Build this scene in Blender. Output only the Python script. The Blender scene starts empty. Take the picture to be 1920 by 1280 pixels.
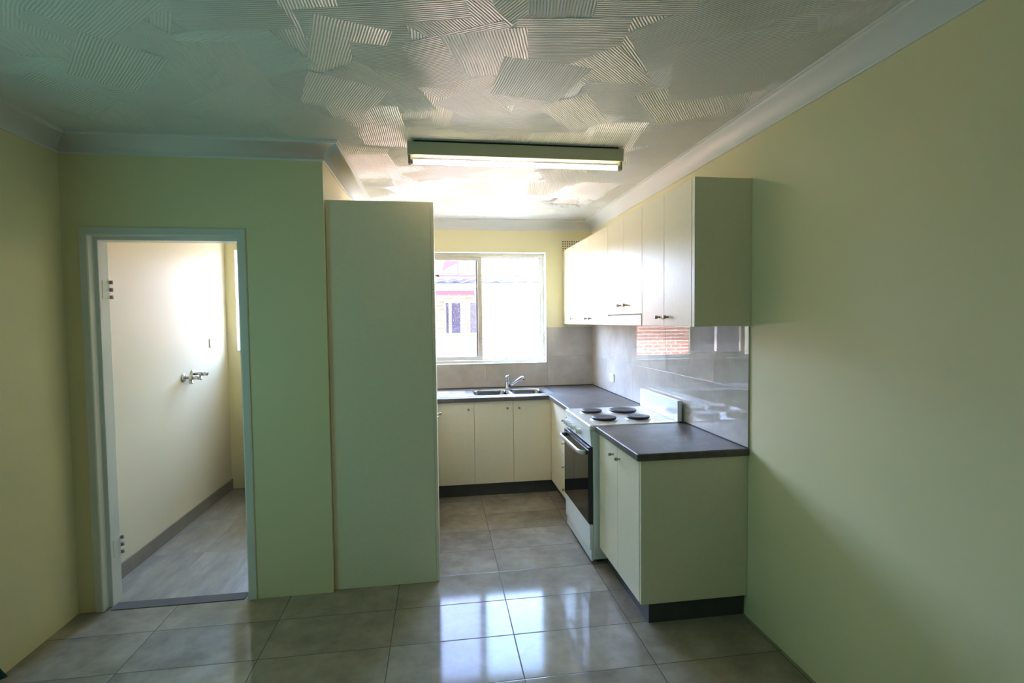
import bpy, bmesh, math, random
from mathutils import Vector, Matrix
random.seed(7)
S = bpy.context.scene
COL = S.collection
PI = math.pi

# ------------------------------------------------------------------ camera
cam_d = bpy.data.cameras.new('camera')
cam = bpy.data.objects.new('camera', cam_d)
COL.objects.link(cam)
S.camera = cam
cam_d.sensor_fit = 'HORIZONTAL'
cam_d.sensor_width = 36.0
cam_d.lens = 962.28 / 1920 * 36.0
cam_d.clip_start = 0.05
YAW, PITCH, ROLL = 0.1415, -0.0409, -0.0119
F = Vector((math.sin(YAW) * math.cos(PITCH), math.cos(YAW) * math.cos(PITCH), math.sin(PITCH)))
R0 = Vector((math.cos(YAW), -math.sin(YAW), 0))
U0 = R0.cross(F)
R = R0 * math.cos(ROLL) + U0 * math.sin(ROLL)
U = U0 * math.cos(ROLL) - R0 * math.sin(ROLL)
cam.matrix_world = Matrix(((R.x, U.x, -F.x, 0), (R.y, U.y, -F.y, 0), (R.z, U.z, -F.z, 1.5805), (0, 0, 0, 1)))

# ------------------------------------------------------------------ sky, sun, daylight
S.view_settings.view_transform = 'Standard'
S.view_settings.look = 'None'
S.view_settings.gamma = 1.0
S.view_settings.use_curve_mapping = False
S.view_settings.exposure = 0.0
S.cycles.use_denoising = True
S.cycles.max_bounces = 10
S.cycles.diffuse_bounces = 6
S.cycles.glossy_bounces = 5
S.cycles.transparent_max_bounces = 12
S.cycles.sample_clamp_indirect = 12.0
S.cycles.caustics_reflective = False
S.cycles.caustics_refractive = False

SKY = 54.0
SUN = 76.0
DINING = 9.5

w = bpy.data.worlds.new('sky')
S.world = w
w.use_nodes = True
nt = w.node_tree
bg = nt.nodes['Background']
tc = nt.nodes.new('ShaderNodeTexCoord')
sx = nt.nodes.new('ShaderNodeSeparateXYZ')
cr = nt.nodes.new('ShaderNodeValToRGB')
nt.links.new(tc.outputs['Generated'], sx.inputs[0])
nt.links.new(sx.outputs['Z'], cr.inputs[0])
nt.links.new(cr.outputs[0], bg.inputs['Color'])
cr.color_ramp.elements[0].position = 0.0
cr.color_ramp.elements[0].color = (0.58, 0.76, 1.0, 1)
cr.color_ramp.elements[1].position = 0.7
cr.color_ramp.elements[1].color = (0.36, 0.56, 1.0, 1)
# sky made brighter ahead and left to light the kitchen, dimmer behind the building
cl = nt.nodes.new('ShaderNodeVectorMath')
cl.operation = 'DOT_PRODUCT'
cl.inputs[1].default_value = (-0.55, 0.83, 0.0)
nt.links.new(tc.outputs['Generated'], cl.inputs[0])
mr = nt.nodes.new('ShaderNodeMapRange')
mr.interpolation_type = 'SMOOTHSTEP'
for k_, v_ in enumerate((-0.3, 0.6, 0.16 * SKY, SKY)):
    mr.inputs[k_ + 1].default_value = v_
nt.links.new(cl.outputs['Value'], mr.inputs[0])
nt.links.new(mr.outputs[0], bg.inputs['Strength'])

sun_d = bpy.data.lights.new('sun', 'SUN')
sun = bpy.data.objects.new('sun', sun_d)
COL.objects.link(sun)
sun_d.energy = SUN
sun_d.angle = 0.01
sun_d.color = (1.0, 0.95, 0.86)
sun.rotation_euler = Vector((-0.30, 0.50, -0.90)).to_track_quat('-Z', 'Y').to_euler()


def area(name, loc, direction, sx_, sy_, energy, color=(1, 1, 1), portal=False):
    d = bpy.data.lights.new(name, 'AREA')
    d.shape = 'RECTANGLE'
    d.size, d.size_y = sx_, sy_
    d.energy, d.color = energy, color
    o = bpy.data.objects.new(name, d)
    COL.objects.link(o)
    o.location = loc
    o.rotation_euler = Vector(direction).to_track_quat('-Z', 'Y').to_euler()
    if portal:
        d.cycles.is_portal = True
    return o


area('kitchen_window_portal', (0.41, 5.40, 1.71), (0, -1, 0), 1.40, 1.16, 1, portal=True)
area('laundry_window_portal', (-1.54, 5.40, 1.80), (0, -1, 0), 0.70, 1.00, 1, portal=True)
# daylight through the dining window, greened by the trees in front of it
area('dining_window_daylight', (-1.998, 1.49, 1.30), (1, 0, 0), 1.44, 1.30, DINING, (0.40, 1.0, 0.90))

# ------------------------------------------------------------------ helpers


def link(o):
    COL.objects.link(o)
    return o


def props(o, label=None, cat=None, group=None, kind=None):
    if label:
        o['label'] = label
    if cat:
        o['category'] = cat
    if group:
        o['group'] = group
    if kind:
        o['kind'] = kind
    return o


def thing(name, label, cat, loc=(0, 0, 0), group=None):
    o = bpy.data.objects.new(name, None)
    o.empty_display_size = 0.05
    o.location = loc
    link(o)
    return props(o, label, cat, group)


class MB:
    """collects geometry in world coordinates"""

    def __init__(self):
        self.bm = bmesh.new()
        self.uv = None

    def poly(self, pts, smooth=False):
        vs = [self.bm.verts.new(p) for p in pts]
        f = self.bm.faces.new(vs)
        f.smooth = smooth
        return f

    def box(self, x0, x1, y0, y1, z0, z1, bev=0.0, seg=2):
        bm = bmesh.new()
        bmesh.ops.create_cube(bm, size=1.0)
        for v in bm.verts:
            v.co = Vector(((x0 + x1) / 2 + v.co.x * (x1 - x0), (y0 + y1) / 2 + v.co.y * (y1 - y0), (z0 + z1) / 2 + v.co.z * (z1 - z0)))
        if bev > 0:
            bmesh.ops.bevel(bm, geom=bm.edges[:], offset=bev, segments=seg, affect='EDGES', profile=0.5)
        self.merge(bm)
        return self

    def merge(self, bm):
        m = bpy.data.meshes.new('tmp')
        bm.to_mesh(m)
        bm.free()
        self.bm.from_mesh(m)
        bpy.data.meshes.remove(m)

    def lathe(self, prof, origin, axis=(0, 0, 1), n=32, smooth=True, cap0=True, cap1=True):
        """prof: list of (radius, height along axis)"""
        q = Vector(axis).normalized().to_track_quat('Z', 'Y')
        o = Vector(origin)
        rings = []
        for r, h in prof:
            rings.append([self.bm.verts.new(o + q @ Vector((r * math.cos(2 * PI * i / n), r * math.sin(2 * PI * i / n), h))) for i in range(n)])
        for a, b in zip(rings, rings[1:]):
            for i in range(n):
                f = self.bm.faces.new((a[i], a[(i + 1) % n], b[(i + 1) % n], b[i]))
                f.smooth = smooth
        if cap0:
            self.bm.faces.new(rings[0][::-1])
        if cap1:
            self.bm.faces.new(rings[-1])
        return self

    def tube(self, pts, rad, n=14, flat=1.0):
        """swept circle (flat scales the second axis) along pts; rad number or list"""
        P = [Vector(p) for p in pts]
        rr = rad if isinstance(rad, (list, tuple)) else [rad] * len(P)
        rings = []
        ref = None
        for i, p in enumerate(P):
            t = (P[min(i + 1, len(P) - 1)] - P[max(i - 1, 0)]).normalized()
            if ref is None:
                ref = Vector((0, 0, 1)) if abs(t.z) < 0.9 else Vector((1, 0, 0))
            a = (ref - t * ref.dot(t)).normalized()
            ref = a
            b = t.cross(a)
            rings.append([self.bm.verts.new(p + (a * math.cos(2 * PI * k / n) + b * math.sin(2 * PI * k / n) * flat) * rr[i]) for k in range(n)])
        for a, b in zip(rings, rings[1:]):
            for k in range(n):
                f = self.bm.faces.new((a[k], a[(k + 1) % n], b[(k + 1) % n], b[k]))
                f.smooth = True
        self.bm.faces.new(rings[0][::-1])
        self.bm.faces.new(rings[-1])
        return self

    def prism(self, outline, ext):
        """outline: list of 3-D points (planar), extruded by vector ext"""
        e = Vector(ext)
        a = [self.bm.verts.new(p) for p in outline]
        b = [self.bm.verts.new(Vector(p) + e) for p in outline]
        n = len(a)
        self.bm.faces.new(a[::-1])
        self.bm.faces.new(b)
        for i in range(n):
            self.bm.faces.new((a[i], a[(i + 1) % n], b[(i + 1) % n], b[i]))
        return self

    def slab(self, us, vs, keep, w0, w1, ax='xyz'):
        """a slab of thickness w0..w1 with rectangular cells left out; ax names which world axis u, v and w run along"""
        ix = ['xyz'.index(c) for c in ax]

        def P(u, v, ww):
            p = [0, 0, 0]
            p[ix[0]], p[ix[1]], p[ix[2]] = u, v, ww
            return p
        cache = {}

        def V(i, j, k):
            if (i, j, k) not in cache:
                cache[(i, j, k)] = self.bm.verts.new(P(us[i], vs[j], (w0, w1)[k]))
            return cache[(i, j, k)]
        nu, nv = len(us) - 1, len(vs) - 1
        K = [[bool(keep((us[i] + us[i + 1]) / 2, (vs[j] + vs[j + 1]) / 2)) for j in range(nv)] for i in range(nu)]
        g = lambda i, j: 0 <= i < nu and 0 <= j < nv and K[i][j]
        for i in range(nu):
            for j in range(nv):
                if not K[i][j]:
                    continue
                self.bm.faces.new((V(i, j, 0), V(i, j + 1, 0), V(i + 1, j + 1, 0), V(i + 1, j, 0)))
                self.bm.faces.new((V(i, j, 1), V(i + 1, j, 1), V(i + 1, j + 1, 1), V(i, j + 1, 1)))
                if not g(i - 1, j):
                    self.bm.faces.new((V(i, j, 0), V(i, j, 1), V(i, j + 1, 1), V(i, j + 1, 0)))
                if not g(i + 1, j):
                    self.bm.faces.new((V(i + 1, j, 0), V(i + 1, j + 1, 0), V(i + 1, j + 1, 1), V(i + 1, j, 1)))
                if not g(i, j - 1):
                    self.bm.faces.new((V(i, j, 0), V(i + 1, j, 0), V(i + 1, j, 1), V(i, j, 1)))
                if not g(i, j + 1):
                    self.bm.faces.new((V(i, j + 1, 0), V(i, j + 1, 1), V(i + 1, j + 1, 1), V(i + 1, j + 1, 0)))
        return self

    def build(self, name, mat, parent=None, bevel=0.0, seg=2, smooth=False):
        bmesh.ops.recalc_face_normals(self.bm, faces=self.bm.faces[:])
        me = bpy.data.meshes.new(name)
        # local origin: the parent's location, or the geometry's base centre
        if parent is not None:
            base = Vector(parent.matrix_basis.translation)
            pp = parent.parent
            while pp is not None:
                base = base + Vector(pp.matrix_basis.translation)
                pp = pp.parent
            off = base
        else:
            co = [v.co for v in self.bm.verts]
            off = Vector(((min(c.x for c in co) + max(c.x for c in co)) / 2, (min(c.y for c in co) + max(c.y for c in co)) / 2, min(c.z for c in co)))
        bmesh.ops.translate(self.bm, verts=self.bm.verts[:], vec=-off)
        self.bm.to_mesh(me)
        self.bm.free()
        o = bpy.data.objects.new(name, me)
        link(o)
        if parent is not None:
            o.parent = parent
        else:
            o.location = off
        me.materials.append(mat)
        if bevel > 0:
            m = o.modifiers.new('bevel', 'BEVEL')
            m.width, m.segments, m.limit_method, m.angle_limit = bevel, seg, 'ANGLE', math.radians(40)
            m.harden_normals = False
        return o


def box(name, mat, parent, x0, x1, y0, y1, z0, z1, bev=0.0, seg=2):
    return MB().box(x0, x1, y0, y1, z0, z1, bev, seg).build(name, mat, parent)


# ------------------------------------------------------------------ materials


class NM:
    def __init__(self, name):
        self.m = bpy.data.materials.new(name)
        self.m.use_nodes = True
        self.nt = self.m.node_tree
        self.b = self.nt.nodes['Principled BSDF']

    def n(self, t, **kw):
        nd = self.nt.nodes.new(t)
        for k, v in kw.items():
            if k.startswith('i_'):
                key = k[2:]
                key = int(key) if key.isdigit() else key.replace('_', ' ')
                nd.inputs[key].default_value = v
            else:
                setattr(nd, k, v)
        return nd

    def l(self, a, b):
        self.nt.links.new(a, b)

    def math(self, op, a, b=None):
        nd = self.n('ShaderNodeMath', operation=op)
        for i, v in enumerate((a, b)):
            if v is None:
                continue
            if isinstance(v, (int, float)):
                nd.inputs[i].default_value = v
            else:
                self.l(v, nd.inputs[i])
        return nd.outputs[0]

    def set(self, **kw):
        for k, v in kw.items():
            key = k.replace('_', ' ')
            if key == 'Base Color' and len(v) == 3:
                v = (*v, 1)
            self.b.inputs[key].default_value = v
        return self

    def bump(self, height, strength, dist):
        bp = self.n('ShaderNodeBump')
        bp.inputs['Strength'].default_value = strength
        bp.inputs['Distance'].default_value = dist
        self.l(height, bp.inputs['Height'])
        self.l(bp.outputs[0], self.b.inputs['Normal'])
        return bp

    def pos(self):
        return self.n('ShaderNodeNewGeometry').outputs['Position']

    def noise(self, scale, detail=3, rough=0.55, vec=None):
        nd = self.n('ShaderNodeTexNoise')
        nd.inputs['Scale'].default_value = scale
        nd.inputs['Detail'].default_value = detail
        nd.inputs['Roughness'].default_value = rough
        self.l(vec if vec is not None else self.pos(), nd.inputs['Vector'])
        return nd.outputs['Fac']

    def ramp(self, fac, stops):
        nd = self.n('ShaderNodeValToRGB')
        e = nd.color_ramp.elements
        while len(e) < len(stops):
            e.new(0.5)
        for el, (p, c) in zip(e, stops):
            el.position = p
            el.color = (*c, 1) if len(c) == 3 else c
        self.l(fac, nd.inputs[0])
        return nd.outputs[0]


def plain(name, col, rough=0.5, metal=0.0, spec=0.5, coat=0.0, noise=0.0, nscale=8, bumps=None):
    m = NM(name).set(Base_Color=col, Roughness=rough, Metallic=metal, Specular_IOR_Level=spec, Coat_Weight=coat)
    if noise > 0:
        f = m.noise(nscale, 4)
        c = m.ramp(f, [(0.3, tuple(x * (1 - noise) for x in col)), (0.7, tuple(min(1, x * (1 + noise)) for x in col))])
        m.l(c, m.b.inputs['Base Color'])
    if bumps:
        m.bump(m.noise(bumps[0], 3), bumps[1], bumps[2])
    return m.m


def tile_mat(name, axes, off, size, cols, grout, rough, joint=0.003, cloud=(2.2, 9.0), bump=0.35, rot=None, spec=0.38):
    """stone-look tiles: axes = which world axes the rows run along"""
    m = NM(name)
    sep = m.n('ShaderNodeSeparateXYZ')
    m.l(m.pos(), sep.inputs[0])
    o = {'x': sep.outputs[0], 'y': sep.outputs[1], 'z': sep.outputs[2]}
    masks, ids = [], []
    for a, of, sz in zip(axes, off, size):
        t = m.math('DIVIDE', m.math('SUBTRACT', o[a], of), sz)
        fr = m.math('FRACT', t)
        ids.append(m.math('FLOOR', t))
        d = m.math('MULTIPLY', m.math('MINIMUM', fr, m.math('SUBTRACT', 1.0, fr)), sz)
        masks.append(d)
    dist = m.math('MINIMUM', *masks)
    gm = m.math('LESS_THAN', dist, joint / 2)
    idv = m.n('ShaderNodeCombineXYZ')
    m.l(ids[0], idv.inputs[0])
    m.l(ids[1], idv.inputs[1])
    wn = m.n('ShaderNodeTexWhiteNoise', noise_dimensions='3D')
    m.l(idv.outputs[0], wn.inputs['Vector'])
    va = m.n('ShaderNodeVectorMath', operation='SCALE')
    m.l(wn.outputs['Color'], va.inputs[0])
    va.inputs['Scale'].default_value = 9.0
    vb = m.n('ShaderNodeVectorMath', operation='ADD')
    m.l(m.pos(), vb.inputs[0])
    m.l(va.outputs[0], vb.inputs[1])
    st = m.n('ShaderNodeMapping')
    st.inputs['Scale'].default_value = rot or (1, 1, 1)
    m.l(vb.outputs[0], st.inputs[0])
    f1 = m.noise(cloud[0], 6, 0.62, st.outputs[0])
    f2 = m.noise(cloud[1], 5, 0.6, st.outputs[0])
    f = m.math('ADD', m.math('MULTIPLY', f1, 0.65), m.math('MULTIPLY', f2, 0.35))
    f = m.math('ADD', f, m.math('MULTIPLY', m.math('SUBTRACT', wn.outputs['Value'], 0.5), 0.06))
    c = m.ramp(f, [(0.34, cols[0]), (0.5, cols[1]), (0.66, cols[2])])
    mx = m.n('ShaderNodeMix', data_type='RGBA')
    m.l(gm, mx.inputs[0])
    m.l(c, mx.inputs[6])
    mx.inputs[7].default_value = (*grout, 1)
    m.l(mx.outputs[2], m.b.inputs['Base Color'])
    rr = m.math('ADD', m.math('MULTIPLY', gm, 0.4), m.math('ADD', rough, m.math('MULTIPLY', f2, 0.2 * rough)))
    m.l(rr, m.b.inputs['Roughness'])
    m.set(Specular_IOR_Level=spec)
    h = m.math('MINIMUM', m.math('DIVIDE', dist, joint), 1.0)
    m.bump(h, bump, 0.0015)
    return m.m


def mk_wall():
    m = NM('yellow_green_wall_paint').set(Base_Color=(0.83, 0.76, 0.48), Roughness=0.42, Specular_IOR_Level=0.45)
    m.bump(m.noise(140, 3), 0.12, 0.002)
    return m.m


def mk_ceiling():
    m = NM('combed_plaster_ceiling').set(Base_Color=(0.80, 0.79, 0.75), Roughness=0.32, Specular_IOR_Level=0.85, Anisotropic=0.85)
    uv = m.n('ShaderNodeUVMap', uv_map='comb')
    sep = m.n('ShaderNodeSeparateXYZ')
    nz = m.n('ShaderNodeTexNoise')
    nz.inputs['Scale'].default_value = 6
    nz.inputs['Detail'].default_value = 2
    m.l(m.pos(), nz.inputs['Vector'])
    m.l(uv.outputs[0], sep.inputs[0])
    u = m.math('ADD', sep.outputs[0], m.math('MULTIPLY', nz.outputs['Fac'], 0.012))
    s = m.math('SINE', m.math('MULTIPLY', u, 2 * PI / 0.0105))
    tl = m.n('ShaderNodeUVMap', uv_map='tilt')
    dt = m.n('ShaderNodeVectorMath', operation='DOT_PRODUCT')
    m.l(tl.outputs[0], dt.inputs[0])
    m.l(uv.outputs[0], dt.inputs[1])
    fine = m.noise(90, 4)
    h = m.math('ADD', m.math('MULTIPLY', s, 0.5), m.math('MULTIPLY', fine, 0.35))
    h = m.math('ADD', h, dt.outputs['Value'])
    m.bump(h, 0.85, 0.0029)
    tg = m.n('ShaderNodeTangent', direction_type='UV_MAP', uv_map='comb')
    m.l(tg.outputs[0], m.b.inputs['Tangent'])
    # flaking plaster above the right hand end of the kitchen
    sp = m.n('ShaderNodeSeparateXYZ')
    m.l(m.pos(), sp.inputs[0])
    dx = m.math('DIVIDE', m.math('SUBTRACT', sp.outputs[0], 1.12), 0.24)
    dy = m.math('DIVIDE', m.math('SUBTRACT', sp.outputs[1], 4.33), 0.20)
    d = m.math('SQRT', m.math('ADD', m.math('POWER', m.math('ABSOLUTE', dx), 2.0), m.math('POWER', m.math('ABSOLUTE', dy), 2.0)))
    fl = m.math('MULTIPLY', m.math('LESS_THAN', d, 1.0), m.math('GREATER_THAN', m.noise(13, 5, 0.7), m.math('ADD', 0.45, m.math('MULTIPLY', d, 0.14))))
    mx = m.n('ShaderNodeMix', data_type='RGBA')
    m.l(fl, mx.inputs[0])
    mx.inputs[6].default_value = (0.80, 0.79, 0.75, 1)
    mx.inputs[7].default_value = (0.42, 0.37, 0.32, 1)
    m.l(mx.outputs[2], m.b.inputs['Base Color'])
    return m.m


def mk_glass(name, tint, gloss=0.08):
    m = NM(name)
    m.nt.nodes.remove(m.b)
    out = m.nt.nodes['Material Output']
    tr = m.n('ShaderNodeBsdfTransparent')
    tr.inputs[0].default_value = (*tint, 1)
    gl = m.n('ShaderNodeBsdfGlossy')
    gl.inputs['Roughness'].default_value = 0.02
    fr = m.n('ShaderNodeFresnel')
    geo = m.n('ShaderNodeNewGeometry')
    # the same reflectance on both faces of the sheet
    m.l(m.math('ADD', 1.45, m.math('MULTIPLY', geo.outputs['Backfacing'], 1 / 1.45 - 1.45)), fr.inputs[0])
    mx = m.n('ShaderNodeMixShader')
    m.l(fr.outputs[0], mx.inputs[0])
    m.l(tr.outputs[0], mx.inputs[1])
    m.l(gl.outputs[0], mx.inputs[2])
    m.l(mx.outputs[0], out.inputs[0])
    return m.m


def mk_emit(name, col, strength):
    m = NM(name).set(Base_Color=(0.9, 0.9, 0.88), Roughness=0.3)
    m.b.inputs['Emission Color'].default_value = (*col, 1)
    m.b.inputs['Emission Strength'].default_value = strength
    return m.m


def mk_bench():
    m = NM('brown_grey_laminate').set(Roughness=0.42, Specular_IOR_Level=0.3)
    f1 = m.noise(5, 6, 0.65)
    f2 = m.noise(60, 4, 0.6)
    f = m.math('ADD', m.math('MULTIPLY', f1, 0.7), m.math('MULTIPLY', f2, 0.3))
    c = m.ramp(f, [(0.35, (0.090, 0.076, 0.070)), (0.5, (0.130, 0.112, 0.104)), (0.68, (0.19, 0.165, 0.152))])
    m.l(c, m.b.inputs['Base Color'])
    m.bump(f2, 0.08, 0.001)
    return m.m


def mk_brick():
    m = NM('red_brick')
    sp = m.n('ShaderNodeSeparateXYZ')
    m.l(m.pos(), sp.inputs[0])
    cb = m.n('ShaderNodeCombineXYZ')
    m.l(m.math('ADD', sp.outputs[0], sp.outputs[1]), cb.inputs[0])
    m.l(sp.outputs[2], cb.inputs[1])
    br = m.n('ShaderNodeTexBrick')
    m.l(cb.outputs[0], br.inputs['Vector'])
    for k, v in (('Scale', 1.0), ('Mortar Size', 0.010), ('Brick Width', 0.24), ('Row Height', 0.086), ('Bias', -0.1)):
        br.inputs[k].default_value = v
    br.inputs['Color1'].default_value = (0.36, 0.10, 0.07, 1)
    br.inputs['Color2'].default_value = (0.44, 0.17, 0.125, 1)
    br.inputs['Mortar'].default_value = (0.74, 0.68, 0.64, 1)
    m.l(br.outputs['Color'], m.b.inputs['Base Color'])
    m.set(Roughness=0.85)
    return m.m


def mk_rooftile():
    m = NM('blue_grey_roof_tile').set(Base_Color=(0.24, 0.25, 0.32), Roughness=0.9, Specular_IOR_Level=0.05)
    f = m.noise(3, 4)
    c = m.ramp(f, [(0.3, (0.022, 0.025, 0.038)), (0.7, (0.055, 0.055, 0.07))])
    m.l(c, m.b.inputs['Base Color'])
    return m.m


def mk_curtain_glass():
    """window pane of the neighbour's house, a net curtain behind it"""
    m = NM('dark_pane_with_net_curtain').set(Roughness=0.08, Specular_IOR_Level=0.5)
    f = m.noise(34, 6, 0.75)
    c = m.ramp(f, [(0.42, (0.045, 0.045, 0.07)), (0.56, (0.07, 0.07, 0.10)), (0.68, (0.22, 0.22, 0.26))])
    m.l(c, m.b.inputs['Base Color'])
    return m.m


def mk_yard():
    m = NM('pale_concrete_yard').set(Roughness=0.9, Specular_IOR_Level=0.1)
    c = m.ramp(m.noise(6, 6, 0.7), [(0.3, (0.70, 0.62, 0.48)), (0.7, (0.82, 0.74, 0.60))])
    m.l(c, m.b.inputs['Base Color'])
    return m.m


WALL = mk_wall()
CEIL = mk_ceiling()
LWALL = plain('cream_laundry_paint', (0.78, 0.69, 0.54), 0.5, bumps=(60, 0.1, 0.003))
CORN = plain('white_cornice_paint', (0.80, 0.80, 0.80), 0.42)
FRAMEP = plain('white_gloss_door_frame_paint', (0.74, 0.75, 0.72), 0.32)
REVEAL = plain('white_window_reveal_paint', (0.84, 0.83, 0.80), 0.45)
FLOOR = tile_mat('grey_stone_floor_tiles', 'xy', (0.349, 2.826), (0.610, 0.326), ((0.205, 0.178, 0.135), (0.300, 0.262, 0.200), (0.40, 0.355, 0.280)), (0.085, 0.078, 0.068), 0.085, 0.004, (2.6, 11.0), spec=0.13)
LFLOOR = tile_mat('laundry_floor_tiles', 'xy', (-1.63, 3.15), (0.326, 0.61), ((0.22, 0.20, 0.17), (0.30, 0.275, 0.235), (0.40, 0.37, 0.32)), (0.30, 0.28, 0.25), 0.30, 0.004, (3.0, 11.0), rot=(2.6, 0.7, 1))
SKIRT = plain('grey_skirting_tile', (0.25, 0.225, 0.19), 0.35, noise=0.12, nscale=6)
TC = ((0.50, 0.455, 0.41), (0.60, 0.555, 0.51), (0.70, 0.655, 0.61))
TILE_R = tile_mat('gloss_wall_tiles_right', 'yz', (2.787, 1.2075), (0.641, 0.333), TC, (0.50, 0.46, 0.42), 0.012, 0.0035, (2.2, 8.0), 0.5)
TILE_B = tile_mat('gloss_wall_tiles_back', 'xz', (0.467, 1.2075), (0.638, 0.333), TC, (0.44, 0.41, 0.37), 0.012, 0.0035, (2.2, 8.0), 0.5)
CREAM = plain('cream_laminate', (0.86, 0.80, 0.60), 0.36, noise=0.02, nscale=40, bumps=(160, 0.05, 0.001))
CREAM_EDGE = plain('pale_cream_edging', (0.86, 0.83, 0.68), 0.35)
BENCH = mk_bench()
SEAL = plain('black_seal', (0.015, 0.013, 0.013), 0.6)
KICK = plain('charcoal_kickboard', (0.075, 0.074, 0.076), 0.42, noise=0.1)
DARK = plain('dark_gap_shade', (0.02, 0.018, 0.015), 0.8)
VENTBACK = plain('vent_hole_shade', (0.13, 0.085, 0.05), 0.9)
BOWL = plain('shaded_bowl_steel', (0.26, 0.25, 0.24), 0.22, metal=1.0)  # the sink's steel, darkened to carry the shade inside the bowls
KNOB = plain('brushed_nickel_knob', (0.40, 0.36, 0.33), 0.32, metal=1.0)
BRASS = plain('brass_knob_stem', (0.62, 0.45, 0.17), 0.3, metal=1.0)
CHROME = plain('chrome', (0.58, 0.58, 0.60), 0.12, metal=1.0)
STEEL = plain('brushed_stainless_steel', (0.50, 0.48, 0.45), 0.30, metal=1.0)
ENAMEL = plain('white_enamel', (0.83, 0.84, 0.82), 0.14, coat=0.3)
ENAMEL_S = plain('white_painted_steel', (0.80, 0.83, 0.82), 0.3)
HOTPLATE = plain('black_cast_iron', (0.022, 0.023, 0.030), 0.45)
PRINT = plain('grey_print', (0.10, 0.11, 0.13), 0.5)
PRINT_B = plain('pale_blue_print', (0.28, 0.40, 0.46), 0.5)
BLACKG = plain('black_oven_glass', (0.012, 0.010, 0.008), 0.04, spec=0.6)
BLACKP = plain('black_plastic', (0.012, 0.013, 0.018), 0.28)
OVENR = plain('oven_interior_enamel', (0.05, 0.04, 0.03), 0.4)
HANDLE = plain('silver_handle', (0.66, 0.68, 0.68), 0.30, metal=0.7)
ALU = plain('cream_painted_aluminium', (0.62, 0.58, 0.46), 0.42, noise=0.06, nscale=14)
ALU_D = plain('bare_aluminium', (0.34, 0.34, 0.36), 0.4, metal=0.5)
PLASTIC = plain('white_plastic', (0.84, 0.84, 0.82), 0.3)
BATTEN = plain('grey_painted_batten', (0.46, 0.48, 0.34), 0.45, noise=0.04)
HOLDER = plain('lamp_holder_plastic', (0.30, 0.29, 0.20), 0.4)
TUBE = mk_emit('fluorescent_tube', (1.0, 0.82, 0.54), 10.5)
GLASS = mk_glass('clear_window_glass', (0.95, 0.96, 0.96))
GLASS_S = mk_glass('dusty_tinted_glass', (0.82, 0.79, 0.84))
CURTAIN = plain('green_curtain_cloth', (0.012, 0.12, 0.075), 0.8)
BRICK = mk_brick()
ROOFT = mk_rooftile()
RED = plain('red_painted_timber', (0.40, 0.05, 0.07), 0.6)
WHITEP = plain('white_painted_timber', (0.82, 0.82, 0.82), 0.5)
PANE = mk_curtain_glass()
YARD = mk_yard()

# ------------------------------------------------------------------ dimensions
XL, XR = -1.985, 1.590          # left and right walls
YB, YF = 5.190, -3.40           # back wall (windows) and wall behind the camera
YP, XP = 3.070, -0.637          # partition face, its right hand corner
ZC = 2.585                      # ceiling
ZCB = 2.493                     # bottom of the cornice
WX0, WX1, WZ0, WZ1 = -0.29, 1.100, 1.142, 2.275     # kitchen window opening
LX0, LX1, LZ0, LZ1 = -1.898, -1.20, 1.320, 2.280    # laundry window opening
DXA, DXB, DZ = -1.858, -1.100, 2.070                # doorway in the partition


def struct(mb, name, mat, **kw):
    return props(mb.build(name, mat, **kw), kind='structure')


# ------------------------------------------------------------------ floor and walls
o = struct(MB().box(XL - 0.1, XR + 0.1, YF - 0.1, YB + 0.1, -0.12, 0.0), 'floor', FLOOR)
o = struct(MB().box(XL, XP - 0.1, 3.150, YB, 0.0, 0.003), 'floor_laundry', LFLOOR)

struct(MB().box(XR, XR + 0.2, YF - 0.2, YB + 0.25, -0.12, ZC + 0.05), 'wall_right', WALL)
struct(MB().slab([XL - 0.2, LX0, LX1, WX0, WX1, XR], [-0.12, WZ0, LZ0, WZ1, LZ1, ZC + 0.05],
                 lambda x, z: not (WX0 < x < WX1 and WZ0 < z < WZ1) and not (LX0 < x < LX1 and LZ0 < z < LZ1),
                 YB, YB + 0.22, 'xzy'), 'wall_back', WALL)
struct(MB().slab([YF - 0.2, 0.74, 2.24, YP + 0.06], [-0.12, 0.60, 2.00, ZC + 0.05],
                 lambda y, z: not (0.74 < y < 2.24 and 0.60 < z < 2.00), XL - 0.2, XL, 'yzx'), 'wall_left', WALL)
struct(MB().box(XL - 0.2, XL, YP + 0.06, YB, -0.12, ZC + 0.05), 'wall_laundry', LWALL)
struct(MB().box(XL, XR, YF - 0.2, YF, -0.12, ZC + 0.05), 'wall_front', plain('bounce_cutting_brown', (0.06, 0.04, 0.025), 0.6, noise=0.2))  # unseen wall, coloured dark to cut light bouncing round the dining room
struct(MB().slab([XL, DXA, DXB, XP], [0.0, DZ, ZC], lambda x, z: not (DXA < x < DXB and z < DZ), YP, YP + 0.115, 'xzy'), 'wall_partition', WALL)
struct(MB().box(XP - 0.1, XP, YP + 0.115, YB, 0.0, ZC), 'wall_kitchen', WALL)

# unseen enclosure added to keep the sky out of the dining window
mb = MB()
mb.box(XL - 1.30, XL - 1.20, -0.10, 2.90, -0.12, ZC + 0.05)
mb.box(XL - 1.20, XL - 0.20, -0.10, 0.0, -0.12, ZC + 0.05)
mb.box(XL - 1.20, XL - 0.20, 2.80, 2.90, -0.12, ZC + 0.05)
mb.box(XL - 1.20, XL - 0.20, 0.0, 2.80, ZC - 0.05, ZC + 0.05)
mb.box(XL - 1.20, XL - 0.20, 0.0, 2.80, -0.12, -0.02)
struct(mb, 'wall_sky_block', BRICK)

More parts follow.
